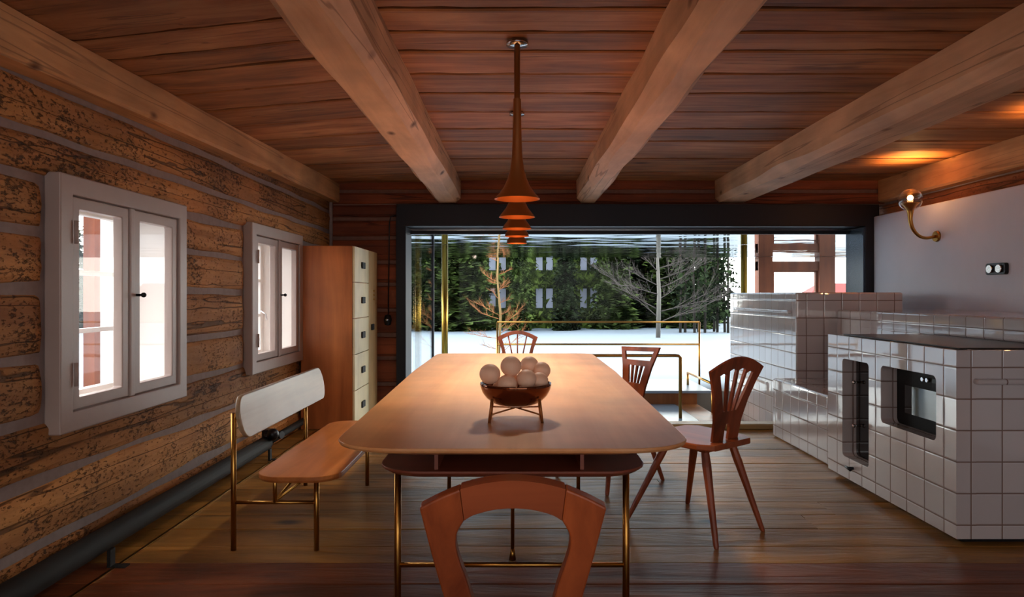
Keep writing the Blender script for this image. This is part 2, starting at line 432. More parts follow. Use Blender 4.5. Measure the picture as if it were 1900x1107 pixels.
WIN = [(2.785, 3.89), (4.845, 6.01)]; WZ = (.625, 1.705)
def logs_y(name, xf, sgn, levels, y0, y1, mats, wins=(), wz=(9, 9), dep=.036, xb=None):
    """wall of hewn logs running along y; sgn=+1 if the room is on the +x side of xf"""
    mb = MB()
    for li, (za, zb) in enumerate(zip(levels[:-1], levels[1:])):
        segs = [(y0, y1)]
        if zb > wz[0]+.09 and za < wz[1]-.09:
            cut = [y0]
            for a, b in wins: cut += [a, b]
            cut.append(y1); segs = list(zip(cut[0::2], cut[1::2]))
        prof = [(0, 0), (.55, .04), (.9, .14), (1.0, .33), (1.02, .5), (1.0, .68), (.9, .87), (.55, .96), (0, 1)]
        for a, b in segs:
            n = max(3, int((b-a)/.05)); vs = []
            for i in range(n+1):
                y = a+(b-a)*i/n
                g = .018+.014*nz(y*1.3, li*7.7, 1)
                lo = za+g+.012*nz(y*2.5, li*3.1, 5); hi = zb-g+.012*nz(y*2.2, li*5.3, 9)
                e = min(1, (min(y-a, b-y))/.03+.55)
                for k, (px, pz) in enumerate(prof):
                    d = px*dep*e*(1+.35*nz(y*1.7, li*2.3+pz*2, 2))+(.009*nz(y*7, pz*5+li*9, 4) if 0 < k < 8 else 0)
                    vs.append((xf+sgn*(d-.005), y, lo+(hi-lo)*pz))
            m = len(prof); fs = []
            for i in range(n):
                for k in range(m-1): fs.append((i*m+k, (i+1)*m+k, (i+1)*m+k+1, i*m+k+1))
            fs.append(tuple(range(m))); fs.append(tuple(range(n*m, n*m+m))[::-1])
            mb.add(vs, fs, 0)
    xb = xf-sgn*.40 if xb is None else xb
    zt = levels[-1]
    if wins:
        mb.box(xf, xb, y0, y1, -.1, wz[0], 1); mb.box(xf, xb, y0, y1, wz[1], zt, 1)
        cut = [y0]
        for a, b in wins: cut += [a+.045, b-.006]
        cut.append(y1)
        for a, b in zip(cut[0::2], cut[1::2]): mb.box(xf, xb, a, b, wz[0], wz[1], 1)
    else: mb.box(xf, xb, y0, y1, -.1, zt, 1)
    return tag(mb.build(name, mats, clean=False), kind='structure')
LV = [-.06, .165, .43, .69, .935, 1.225, 1.46, 1.68, 1.87, 2.08, 2.5]
logs_y('wall_left', -1.975, 1, LV, -2.6, 7.3, [M['log'], M['chink']], WIN, WZ, dep=.028)
LVR = [-.06, .2, .46, .73, 1.0, 1.27, 1.52, 1.76, 1.99, 2.17, 2.5]
logs_y('wall_right', 3.90, -1, LVR, -2.6, 7.3, [M['logr'], M['chink']])

def logs_x(name, yf, levels, x0, x1, mb, dep=.035):
    prof = [(0, 0), (.7, .05), (1.0, .2), (1.03, .5), (1.0, .8), (.7, .95), (0, 1)]
    for li, (za, zb) in enumerate(zip(levels[:-1], levels[1:])):
        n = max(3, int((x1-x0)/.06)); vs = []
        for i in range(n+1):
            x = x0+(x1-x0)*i/n
            lo = za+.017+.006*nz(x*2, li*3, 5); hi = zb-.017+.006*nz(x*2, li*5, 9)
            for k, (p, q) in enumerate(prof):
                d = p*dep*(1+.25*nz(x*1.7, li*2.3+q*2, 2)); vs.append((x, yf-d+.004, lo+(hi-lo)*q))
        m = len(prof); fs = []
        for i in range(n):
            for k in range(m-1): fs.append((i*m+k, (i+1)*m+k, (i+1)*m+k+1, i*m+k+1))
        fs.append(tuple(range(m))); fs.append(tuple(range(n*m, n*m+m))[::-1])
        mb.add(vs, fs, 0)
mb = MB()
LF = [-.06, .263, .535, .78, 1.04, 1.313, 1.546, 1.80, 2.0, 2.165]
logs_x('w', 7.1, LF, -1.95, -1.243, mb)
logs_x('w', 7.1, [2.142, 2.165+.125, 2.46], -1.95, 3.87, mb)
mb.box(-2.39, -1.243, 7.1, 7.35, -.1, 2.5, 1); mb.box(-1.243, 4.3, 7.1, 7.35, 2.142, 2.5, 1)
tag(mb.build('wall_back', [M['logx'], M['chinkd']], clean=False), kind='structure')
# vertical lime joint in the corner of the two log walls
tag(MB().box(-1.955, -1.925, 7.035, 7.07, 0, 2.3).build('trim_1', M['chink'], bev=.008), kind='structure')

# wall behind the camera, its unseen wide opening added to let in daylight
mb = MB(); mb.box(-2.39, 4.3, -2.75, -2.6, -.1, .3, 0).box(-2.39, 4.3, -2.75, -2.6, 2.25, 2.5, 0)
mb.box(-2.39, -1.8, -2.75, -2.6, .3, 2.25, 0).box(3.6, 4.3, -2.75, -2.6, .3, 2.25, 0)
tag(mb.build('wall_front', M['logx']), kind='structure')

# ceiling of single boards
def czf(x, y):
    a = min(1, max(0, (-x-.6)/1.25)); b = min(1, max(0, (7.2-y)/4.6))
    return 2.4-.115*a*b-.03*a
edges = [-2.6, -2.2, -1.85, -1.45, -1.05, -.7, -.3, .05, .45, .8, 1.2, 1.55, 1.95, 2.35, 2.83, 3.08, 3.32, 3.66, 4.01, 4.42, 4.87, 5.25, 5.62, 5.95, 6.25, 6.62, 6.95, 7.12]
mb = MB()
for y0, y1 in zip(edges[:-1], edges[1:]):
    dz = random.uniform(-.006, .006); n = 60; vs = []; fs = []
    ph = random.uniform(0, 50)
    for i in range(n+1):
        x = -2.0+5.95*i/n
        wv = .010*nz(x*.9, ph, 0); wv2 = .010*nz(x*.9, ph+9, 0)
        ya, yb = y0+.004+wv, y1-random.choice((.010, .014, .022))+wv2
        z = dz+.003*nz(x*2, ph, 5)
        for yy, zz in ((ya, .04), (ya, .006), (ya+.010, 0), (yb-.010, 0), (yb, .006), (yb, .04)):
            vs.append((x, yy, czf(x, yy)+z+zz))
    for i in range(n):
        for k in range(5): fs.append((i*6+k, i*6+k+1, (i+1)*6+k+1, (i+1)*6+k))
    mb.add(vs, fs, 0)
mb.box(-2.39, 4.3, -2.75, 7.35, 2.45, 2.6, 0)
mb.add([(-2.0, -2.6, 2.445), (3.95, -2.6, 2.445), (3.95, 7.2, 2.445), (-2.0, 7.2, 2.445)], [(0, 1, 2, 3)], 1)
tag(mb.build('ceiling', [M['board'], plain('dark_gap', '#1a0e08', .9)], clean=False), kind='structure')

# beams
def beam(x0, x1, zb, y0, y1, label, mat, zt=2.398, ch=.055, group=None, zfun=None, seed=0):
    n = 60; loops = []
    for i in range(n+1):
        y = y0+(y1-y0)*i/n
        b = zfun(y)[0] if zfun else zb; t = zfun(y)[1] if zfun else zt
        j = lambda k: .007*nz(y*1.6, k*3.1+seed, 1)
        c = ch*(1+.5*nz(y*1.2, seed, 6))
        loops.append([Vector(p) for p in ((x0+j(1), y, t), (x0+j(2), y, b+c+j(3)), (x0+c+j(2), y, b+j(4)), ((x0+x1)/2, y, b+.6*j(8)),
                      (x1-c+j(5), y, b+j(4)), (x1+j(5), y, b+c+j(6)), (x1+j(7), y, t))])
    o = MB().loft(loops).build('ceiling_beam', mat)
    return tag(o, label, 'ceiling beam', group)
beam(-.855, -.58, 2.16, -2.55, 7.06, 'pale timber ceiling beam left of the brass pendant lamps', M['beam'], seed=1)
beam(.63, .865, 2.16, -2.55, 7.06, 'pale timber ceiling beam just right of the brass pendant lamps', M['beam'], seed=5)
beam(2.08, 2.43, 2.165, -2.55, 7.06, 'pale cracked timber ceiling beam above the white tiled kitchen block', M['beam'], seed=9)
beam(-1.99, -1.85, 2.1, -2.55, 7.06, 'pale timber beam along the top of the left log wall', M['beamw'], zfun=lambda y: (2.07+.1*min(1, max(0, (y-2.4)/4.2)), czf(-1.9, y)-.002), ch=.015, seed=13)
beam(3.79, 3.93, 2.17, -2.55, 7.06, 'timber beam along the top of the right wall above the glass wall lamp', M['beamw'], ch=.015, seed=17)

# dark steel portal of the big opening
mb = MB()
mb.box(-1.243, 3.76, 6.98, 7.36, 1.915, 2.14).box(-1.243, -1.145, 6.98, 7.36, -.06, 1.915).box(3.62, 3.76, 6.98, 7.36, -.06, 1.915)
fr = mb.build('window_1', M['steel'], bev=.004); tag(fr, kind='structure')
tag(MB().box(-1.144, 3.62, 7.30, 7.36, 1.86, 1.914).build('inner_rail', M['steel'], fr), None)
MB().box(-1.144, 3.62, 7.285, 7.299, 1.897, 1.912).build('light_strip', M['chrome'], fr)['label'] = 'thin pale metal strip under the dark lintel'
MB().box(3.600, 3.619, 6.99, 7.36, -.06, 1.9).build('side_reveal', M['steel_lit'], fr)
# glazed bay outside it
MB().box(-1.150, -1.138, 7.37, 9.2, -.06, 1.87).build('side_pane', M['glassf'], fr)
MB().box(-1.13, 6.2, 9.2, 9.212, -.2, 1.87).build('front_pane', M['glassb'], fr)
MB().box(-1.165, -1.125, 9.18, 9.24, -.2, 1.87).build('corner_post', M['steel'], fr)
MB().box(-1.13, 6.2, 9.17, 9.24, -.2, -.12).build('bottom_rail', M['steel'], fr)
# mirror polished soffit
mm, N, L, b = newmat('mirror_soffit')
b.inputs['Base Color'].default_value = (.86, .9, .92, 1); b.inputs['Metallic'].default_value = 1; b.inputs['Roughness'].default_value = .03
tn = N.new('ShaderNodeTexNoise'); tn.inputs['Scale'].default_value = 1; tn.inputs['Detail'].default_value = 2
tcn = N.new('ShaderNodeTexCoord'); mpn = N.new('ShaderNodeMapping'); mpn.inputs['Scale'].default_value = (1.1, 1.6, 1)
L.new(tcn.outputs['Object'], mpn.inputs[0]); L.new(mpn.outputs[0], tn.inputs['Vector'])
bp = N.new('ShaderNodeBump'); bp.inputs['Strength'].default_value = .25; bp.inputs['Distance'].default_value = .03
L.new(tn.outputs['Fac'], bp.inputs['Height']); L.new(bp.outputs['Normal'], b.inputs['Normal'])
mb = MB().box(-3.2, 6.6, 7.36, 12.1, 1.872, 2.1, 0)
tag(mb.build('canopy', mm), 'mirror polished canopy soffit above the glazed bay', 'canopy')

# white plaster panel on the right wall
mb = MB(); mb.box(3.70, 3.86, .9, 6.975, 0, 2.01)
tag(mb.build('wall_plaster', M['plaster'], bev=.01), kind='structure')
# bay floor slab, step and stairwell
mb = MB(); mb.box(-1.95, 1.83, 6.15, 7.0, -.2, -.06).box(-1.14, 1.83, 7.0, 9.2, -.2, -.06)
tag(mb.build('floor_bay', M['slab'], bev=.004), kind='structure')
mb = MB(); mb.box(1.05, 2.39, 6.0, 6.16, 0, .05)
tag(mb.build('threshold_step', wood('step_wood', '#b59a70', '#96794f', 'x', 6, 10, .4, 0, .1), bev=.012), 'pale wooden step edge in front of the stairwell', 'step')
mb = MB(); mb.box(1.84, 3.6, 6.17, 9.1, -1.5, -1.4).box(2.12, 3.6, 8.2, 8.4, -1.4, .03).box(1.84, 3.6, 6.165, 6.2, -1.4, -.02)
tag(mb.build('wall_stair', M['concrete']), kind='structure')
tag(MB().box(-1.775, -1.762, -1.5, 6.1, .001, .004).build('trim_2', M['brass']), kind='structure')

# ---------------------------------------------------------------- the small left windows
def window(y0, y1, idx, za, zb):
    fr = MB(); X = -1.925; c = .085
    fm = lambda u, v, w_: (w_, u, v)
    # casing board round the opening
    fr.shape([(y0, za), (y1, za), (y1, zb), (y0, zb)], [[(y0+c, za+c), (y0+c, zb-c), (y1-c, zb-c), (y1-c, za+c)]], fm, -1.975, -1.905)
    root = fr.build('window_%d' % idx, M['white'], bev=.006); tag(root, kind='structure')
    ym = (y0+y1)/2; a, b = y0+c, y1-c; p, q = za+c, zb-c
    MB().box(-1.985, -1.91, ym-.02, ym+.02, p, q).build('centre_post', M['white'], root, bev=.005)
    for s0, s1 in ((a+.004, ym-.022), (ym+.022, b-.004)):
        t = .055
        sh = MB().shape([(s0, p+.004), (s1, p+.004), (s1, q-.004), (s0, q-.004)], [rrect(s0+t, s1-t, p+t, q-t, .008, 3)], fm, -1.965, -1.918)
        so = sh.build('casement', M['white'], root, bev=.005)
        MB().box(-1.944, -1.940, s0+t, s1-t, p+t, q-t).build('pane', M['glass'], so)
    kn = MB().tube([(-1.918, ym+.045, 1.2), (-1.89, ym+.045, 1.2)], .007).sphere((-1.882, ym+.045, 1.2), .013, 12, 8)
    kn.build('knob', M['black'], root)
    for z in (p+.16, q-.16):
        MB().tube([(-1.897, a+.004, z-.05), (-1.897, a+.004, z+.05)], .008).build('hinge', M['white'], root)
    # deep box reveal
    rv = MB(); r = .02; ya, yb = y0+.03, y1-.03; pa, qa = za+.03, zb-.03
    rv.box(-2.39, -1.992, ya-r, ya, pa, qa).box(-2.39, -1.992, yb, yb+r, pa, qa).box(-2.39, -1.992, ya-r, yb+r, qa, qa+r).box(-2.42, -1.992, ya-r, yb+r, pa-r, pa)
    rv.build('reveal', M['reveal'], root)
    # outer window with three rows of panes
    fm2 = fm; o0, o1 = ya+.0, yb-.0
    ou = MB().shape([(o0, pa), (o1, pa), (o1, qa), (o0, qa)], [[(o0+.06, pa+.07), (o0+.06, qa-.07), (o1-.06, qa-.07), (o1-.06, pa+.07)]], fm2, -2.30, -2.25)
    oo = ou.build('outer_frame', M['reveal'], root, bev=.004)
    g0, g1, h0, h1 = o0+.06, o1-.06, pa+.07, qa-.07
    MB().box(-2.29, -2.245, (g0+g1)/2-.045, (g0+g1)/2+.045, h0, h1).build('outer_post', M['reveal'], root)
    for k in (1, 2):
        z = h0+(h1-h0)*k/3
        MB().box(-2.285, -2.255, g0, g1, z-.012, z+.012).build('glazing_bar', M['reveal'], root)
    MB().box(-2.272, -2.268, g0, g1, h0, h1).build('outer_pane', M['glass'], root)
    MB().tube([(-2.245, g1-.01, 1.06), (-2.2, g1-.01, 1.03), (-2.19, g1-.02, .98)], .006).build('latch', M['chrome'], root)
window(2.815, 3.9, 2, .612, 1.716)
window(4.865, 6.02, 3, .62, 1.728)

# ---------------------------------------------------------------- black pipe radiator
root = empty('pipe_radiator', (-1.86, 3, 0), 'long black pipe radiator on the floor along the log wall', 'radiator')
MB().tube([(-1.86, -.8, .10), (-1.86, 5.0, .10)], .052, 20).build('pipe', M['iron'], root)
MB().tube([(-1.86, 5.0, .10), (-1.86, 5.9, .10)], .028, 12).build('supply_pipe', M['iron'], root)
for y in (.9, 2.98, 4.9):
    MB().box(-1.80, -1.785, y-.018, y+.018, 0, .08).box(-1.80, -1.72, y-.02, y+.02, 0, .006).build('foot', M['iron'], root)
v = MB().tube([(-1.86, 5.02, .06), (-1.86, 5.02, .20)], .035, 14).tube([(-1.86, 5.1, .14), (-1.76, 5.06, .15)], .028, 14).sphere((-1.80, 4.98, .17), .045, 14, 8)
v.build('valve', M['black'], root)

# ---------------------------------------------------------------- bench
root = empty('bench', (-1.1, 3.7, 0), 'wooden bench with pale rounded backrest on thin brass legs', 'bench')
ol = rrect(-1.17, -.79, 2.96, 4.30, .12, 8)
MB().loft([[Vector((x*.985-.0147, 3.63+(y-3.63)*.99, .372)) for x, y in ol], [Vector((x, y, .384)) for x, y in ol], [Vector((x, y, .40)) for x, y in ol]]).build('seat', M['bench'], root, bev=.003)
def pill(hh, L0, L1, z0, n=10):
    pts = []
    for cy, a0 in ((L1-hh*.75, -90), (L0+hh*.75, 90)):
        for k in range(n+1):
            t = math.radians(a0+180*k/n); pts.append((cy+hh*.75*math.cos(t), z0+hh*math.sin(t)))
    return pts
MB().shape(pill(.10, 3.10, 4.44, .63), [], lambda u, v, w_: (-1.29+w_-(v-.63)*.18, u, v), 0, .022).build('backrest', M['benchback'], root, bev=.005)
for y in (3.17, 4.25):
    bk = MB().tube([(-1.33, y, 0), (-1.33, y, .645)], .0125, 12)
    bk.build('leg', M['brass'], root)
    MB().tube([(-.94, y, 0), (-.94, y, .372)], .0125, 12).build('leg', M['brass'], root)
    MB().tube([(-1.33, y, .225), (-.94, y, .225)], .009, 10).build('crossbar', M['brass'], root)
    MB().tube([(-1.33, y, .62), (-1.30, y, .62)], .009, 10).build('bracket', M['brass'], root)
MB().tube([(-1.135, 3.17, .225), (-1.135, 3.17, .372)], .010, 10).build('strut', M['brass'], root)
MB().tube([(-1.135, 3.17, .232), (-1.05, 3.5, .372)], .006, 8).build('strut', M['brass'], root)
MB().tube([(-1.135, 3.17, .232), (-.93, 3.42, .372)], .006, 8).build('strut', M['brass'], root)
MB().tube([(-1.135, 4.25, .225), (-1.135, 4.25, .372)], .010, 10).build('strut', M['brass'], root)

# ---------------------------------------------------------------- cabinet
CX = -1.445; Y0, Y1, ZT = 6.02, 7.0, 1.64
root = empty('cabinet', (-1.7, 6.5, 0), 'tall orange-brown cabinet with pale drawer fronts in the far left corner', 'cabinet')
MB().box(-1.925, CX-.02, Y0, Y1, .0, ZT).build('body', M['cab'], root, bev=.003)
YD = 6.60
for k in range(5):
    z1 = ZT-.004-k*.325; z0 = z1-.319
    d = MB().box(CX-.019, CX, Y0+.004, YD-.004, z0, z1).build('drawer', M['birch'], root, bev=.002)
    zc = (z0+z1)/2
    MB().box(CX+.0005, CX+.014, 6.28, 6.40, zc-.030, zc+.030).build('handle', M['ovenframe'], d, bev=.004)
d = MB().box(CX-.019, CX, YD+.006, Y1-.002, .02, ZT-.004).build('door', M['birchd'], root, bev=.002)
MB().box(CX+.0005, CX+.014, 6.70, 6.80, .85, .91).build('handle', M['ovenframe'], d, bev=.004)
for z in (1.16, 1.20, 1.24): MB().sphere((CX+.002, 6.82, z), .012, 10, 6).build('stud', M['brass'], d)

# cord with switch on the far wall
root = empty('cord_switch', (-1.3, 7.04, 1.0), 'black hanging cord with a round pull switch beside the dark window frame', 'switch')
MB().tube([(-1.25, 7.035, 2.03), (-1.31, 7.035, 2.02), (-1.325, 7.03, 1.95), (-1.335, 7.025, 1.0)], .006, 8).build('cord', M['black'], root)
MB().lathe([(0.0, .06), (.03, .05), (.042, 0), (.03, -.05), (0, -.06)], (-1.335, 7.0, .94), 16).build('switch_body', M['black'], root)
MB().sphere((-1.335, 6.955, .945), .016, 10, 8).build('button', M['chrome'], root)

# ---------------------------------------------------------------- dining table
def halfw(y):
    t = (y-1.975)/3.225
    return .545+.06*min(1, t*1.6)-.012*t
def table_outline(inset=0):
    pts = []; y0, y1 = 1.975+inset, 5.2-inset; n = 26
    def corner(cy, dirn, rx, ry, side):
        out = []
        for k in range(9):
            a = PI/2*k/8
            out.append((rx*(1-math.sin(a)), ry*(1-math.cos(a))))
        return out
    right = []
    rn, rf = .17, .09
    for k in range(9):
        a = PI/2*k/8; y = y0+rn*(1-math.cos(a))
        right.append(((halfw(y0+rn)-inset)-.21*(1-math.sin(a)), y))
    for i in range(1, n): 
        y = y0+rn+(y1-rf-y0-rn)*i/n; right.append((halfw(y)-inset, y))
    for k in range(9):
        a = PI/2*k/8; right.append(((halfw(y1-rf)-inset)-.10*(1-math.cos(a)), y1-rf+rf*math.sin(a)))
    left = [(-x, y) for x, y in reversed(right)]
    return [(x-.012, y) for x, y in right+left]
root = empty('dining_table', (0, 3.6, 0), 'long wooden dining table with rounded corners and shelf on brass legs', 'table')
MB().loft([[Vector((x, y, .722)) for x, y in table_outline(.045)], [Vector((x, y, .735)) for x, y in table_outline(.004)],
           [Vector((x, y, .742)) for x, y in table_outline(0)], [Vector((x, y, .75)) for x, y in table_outline(0)]]).build('tabletop', M['table'], root, bev=.002)
so = rrect(-.445, .42, 2.10, 4.9, .14, 8)
MB().loft([[Vector((x*.97, 3.5+(y-3.5)*.985, .628)) for x, y in so], [Vector((x, y, .642)) for x, y in so], [Vector((x, y, .650)) for x, y in so]]).build('shelf', M['shelf'], root, bev=.002)
for x in (-.252, .207):
    MB().box(x-.006, x+.006, 2.12, 4.88, .651, .722).build('divider', M['shelf'], root)
MB().box(-.24, .20, 2.55, 2.565, .651, .721).build('divider', M['shelf'], root)
for y in (2.25, 3.98):
    for x in (-.396, .366): MB().tube([(x, y, 0), (x, y, .628)], .0115, 14).build('leg', M['brass'], root)
    MB().tube([(-.396, y, .30), (.366, y, .30)], .0085, 10).build('crossbar', M['brass'], root)
MB().tube([(-.017, 3.06, .03), (-.017, 3.06, .628)], .0085, 12).tube([(-.017, 3.06, 0), (-.017, 3.06, .05)], [.016, .009], 12).build('leg', M['brass'], root)

# ---------------------------------------------------------------- bowl of balls
BC = Vector((-.002, 2.46, .75))
root = empty('bowl', BC, 'smoky bronze bowl on a thin legged stand on the dining table', 'bowl')
pr = []
for k in range(15):
    t = k/14; a = t*1.42; pr.append((.131*(math.sin(a)/math.sin(1.42))**.72, .045+.082*(1-math.cos(a))/(1-math.cos(1.42))))
inn = [(r*.955, z+.004) for r, z in reversed(pr)]
MB().lathe([(0, pr[0][1])]+pr[1:]+[(pr[-1][0]*.99, pr[-1][1]+.003)]+inn[:-1]+[(0, pr[0][1]+.006)], BC, 40).build('vessel', M['bowl'], root)
st = MB()
for k in range(4):
    a = PI/4+k*PI/2+.0
    dx, dy = math.cos(a), math.sin(a)
    p0 = BC+Vector((dx*.132, dy*.132, 0)); p1 = BC+Vector((dx*.118, dy*.118, .085))
    MB().tube([p0, p1], .0032, 8, flat=1.6).build('leg', M['brassd'], root)
    st.tube([BC+Vector((dx*.128, dy*.128, .028)), BC+Vector((0, 0, .040))], .003, 8)
st.build('stand_cross', M['brassd'], root)
balls = [(909, 693.5, 19.5, 2.41, 'lowest left, hanging over the rim'), (948, 679, 19.5, 2.42, 'topmost and largest in view'), (982, 677, 17, 2.52, 'upper row right of the topmost'),
         (1005, 687, 16.5, 2.50, 'far right beside the rim'), (941, 713, 19, 2.405, 'front row, lower left, half sunk behind the rim'), (977, 703, 18.5, 2.415, 'front row, middle'), (1001, 706, 16.5, 2.44, 'front row, right, half hidden')]
for px, py, r, Y, d in balls:
    c = Vector(((px-958)/1250*Y, Y, 1.2-(py-547)/1250*Y)); R = r/1250*Y
    o = MB().sphere(c, R, 24, 16, sq=(1, 1, .97)).build('wooden_ball', M['ball'], loc=(c.x, c.y, c.z-R))
    tag(o, 'pale peach ball in the bronze bowl, '+d, 'ball', 'pale balls in the bowl')
for i, (x, y, z) in enumerate(((-.055, 2.50, .855), (.045, 2.535, .86), (-.02, 2.56, .875))):
    o = MB().sphere((x, y, z), .034, 20, 12).build('wooden_ball', M['ball'], loc=(x, y, z-.034))
    tag(o, 'pale peach ball hidden at the back of the bronze bowl', 'ball', 'pale balls in the bowl')

# ---------------------------------------------------------------- chairs
def chair(label, back, mat, rot, loc, foot=None, group='carved wooden chairs round the table'):
    root = empty('dining_chair', (0, 0, 0), label, 'chair', group)
    if back == 'front':
        seat_ol = [(-.15, -.2), (.15, -.2), (.19, -.15), (.21, .11), (.17, .145), (-.17, .145), (-.21, .11), (-.19, -.15)]
    else:
        seat_ol = [(-.15, -.21), (.15, -.21), (.20, -.14), (.215, .16), (.17, .21), (-.17, .21), (-.215, .16), (-.20, -.14)]
    MB().shape(seat_ol, [], XY(), .445, .475).build('seat', M['seat'], root, bev=.007)
    for yb_ in (-.15, .08): MB().box(-.14, .14, yb_, yb_+.05, .425, .444).build('batten', mat, root, bev=.004)
    for sx, sy, fx, fy in ((-1, -1, .195, -.25), (1, -1, .195, -.25), (-1, 1, .26, .27), (1, 1, .26, .27)):
        yt = -.12 if sy < 0 else .10
        top = Vector((sx*.11, yt, .45)); bot = Vector((sx*fx, fy, 0)); mid = (top+bot)/2
        lp = []
        for p, r in ((bot, .011), (bot+(top-bot)*.03, .014), (mid, .019), (bot+(top-bot)*.8, .0235), (top, .02)):
            lp.append([p+Vector((r*math.cos(a), r*math.sin(a), 0)) for a in [PI/8+PI/4*k for k in range(8)]])
        MB().loft(lp, smooth=False).build('leg', mat, root, bev=.002)
    lean = .16
    def fm(u, v, w_, yb=-.165):
        return (u, yb-v*math.sin(lean)-.02*(v/.4)**2+w_*math.cos(lean), .475+v*math.cos(lean)+w_*math.sin(lean))
    def arc(u1, v1, u2, v2, rise, n=12):
        return [(u1+(u2-u1)*k/n, v1+(v2-v1)*k/n+rise*math.sin(PI*k/n)) for k in range(n+1)]
    if back == 'fan':       # four slots, arched top
        out = [(-.105, 0), (-.02, 0), (-.02, .06), (-.012, .085), (.012, .085), (.02, .06), (.02, 0), (.105, 0), (.112, .1), (.14, .2), (.18, .29), (.222, .365)]
        out += arc(.222, .365, -.222, .365, .062, 16)[1:]
        out += [(-.18, .29), (-.14, .2), (-.112, .1)]
        hs = []
        for k, a in enumerate((-.34, -.115, .115, .34)):
            b0, b1 = .15, .375-.02*abs(k-1.5)
            c0 = math.sin(a)*.14; c1 = math.sin(a)*.33; w0, w1 = .008, .028
            hs.append([(c0-w0, b0), (c0+w0, b0), (c1+w1, b1-.005), (c1, b1+.005), (c1-w1, b1-.005)])
        MB().shape(out, hs, fm, 0, .015).build('backrest', mat, root, bev=.002)
    elif back == 'trapeze':
        out = [(-.095, 0), (-.025, 0), (-.025, .05), (.025, .05), (.025, 0), (.095, 0), (.11, .12), (.14, .25), (.185, .372), (-.185, .388), (-.14, .25), (-.11, .12)]
        hs = [[(-.118, .295), (.118, .29), (.138, .345), (-.138, .357)]]
        for k in range(4):
            c0 = (k-1.5)*.030; c1 = (k-1.5)*.044
            hs.append([(c0-.009, .14), (c0+.009, .14), (c1+.014, .255), (c1-.014, .255)])
        MB().shape(out, hs, fm, 0, .016).build('backrest', mat, root, bev=.003)
    elif back == 'spindle':
        out = [(-.08, 0), (.08, 0), (.105, .15), (.135, .28), (.170, .375)]+arc(.170, .375, -.170, .375, .055, 14)[1:]+[(-.135, .28), (-.105, .15)]
        inn = [(-.05, .12), (.05, .12), (.085, .2), (.112, .30), (.128, .36)]+arc(.128, .36, -.128, .36, .042, 12)[1:]+[(-.112, .30), (-.085, .2)]
        MB().shape(out, [inn], fm, 0, .024).build('backrest', mat, root, bev=.003)
        for a in (-1, 0, 1):
            MB().tube([fm(a*.018, .11, .012), fm(a*.078, .40-.012*abs(a), .012)], .006, 8).build('spindle', mat, root)
    else:                   # big open arch, three boards
        inner = smooth([(-.045, 0), (-.062, .10), (-.082, .19), (-.097, .24), (-.1035, .272), (-.101, .298), (-.088, .323)])
        outer = smooth([(-.168, .348), (-.152, .27), (-.134, .19), (-.11, .10), (-.075, 0)])
        lft = inner+smooth([(-.094, .385), (-.132, .368), (-.168, .348)], 4)+outer[1:]
        MB().shape(lft, [], fm, 0, .028).build('stile', mat, root, bev=.004)
        MB().shape([(-x, y) for x, y in reversed(lft)], [], fm, 0, .028).build('stile', mat, root, bev=.004)
        top = smooth([(-.0875, .324), (-.07, .335), (-.035, .345), (0, .348), (.035, .345), (.07, .335), (.0875, .324)], 4)+smooth([(.0935, .3855), (.05, .397), (0, .402), (-.05, .397), (-.0935, .3855)], 4)
        MB().shape(top, [], fm, 0, .028).build('top_rail', M['chairx'], root, bev=.004)
    root.rotation_euler = (0, 0, rot); root.location = loc
    return root
chair('reddish wooden chair back with open arch, nearest the camera before the table', 'front', M['chairf'], 0, (-.006, 1.44, 0))
chair('fan-backed slotted wooden chair at the near right corner of the table', 'fan', M['chair'], math.radians(38), (.945, 3.50, 0))
chair('wooden chair with straight-topped open back halfway along the right table side', 'trapeze', M['chair'], math.radians(122), (.635, 4.40, 0))
chair('wooden chair with three back spindles at the far end of the table', 'spindle', M['chair'], PI, (.01, 5.40, 0))

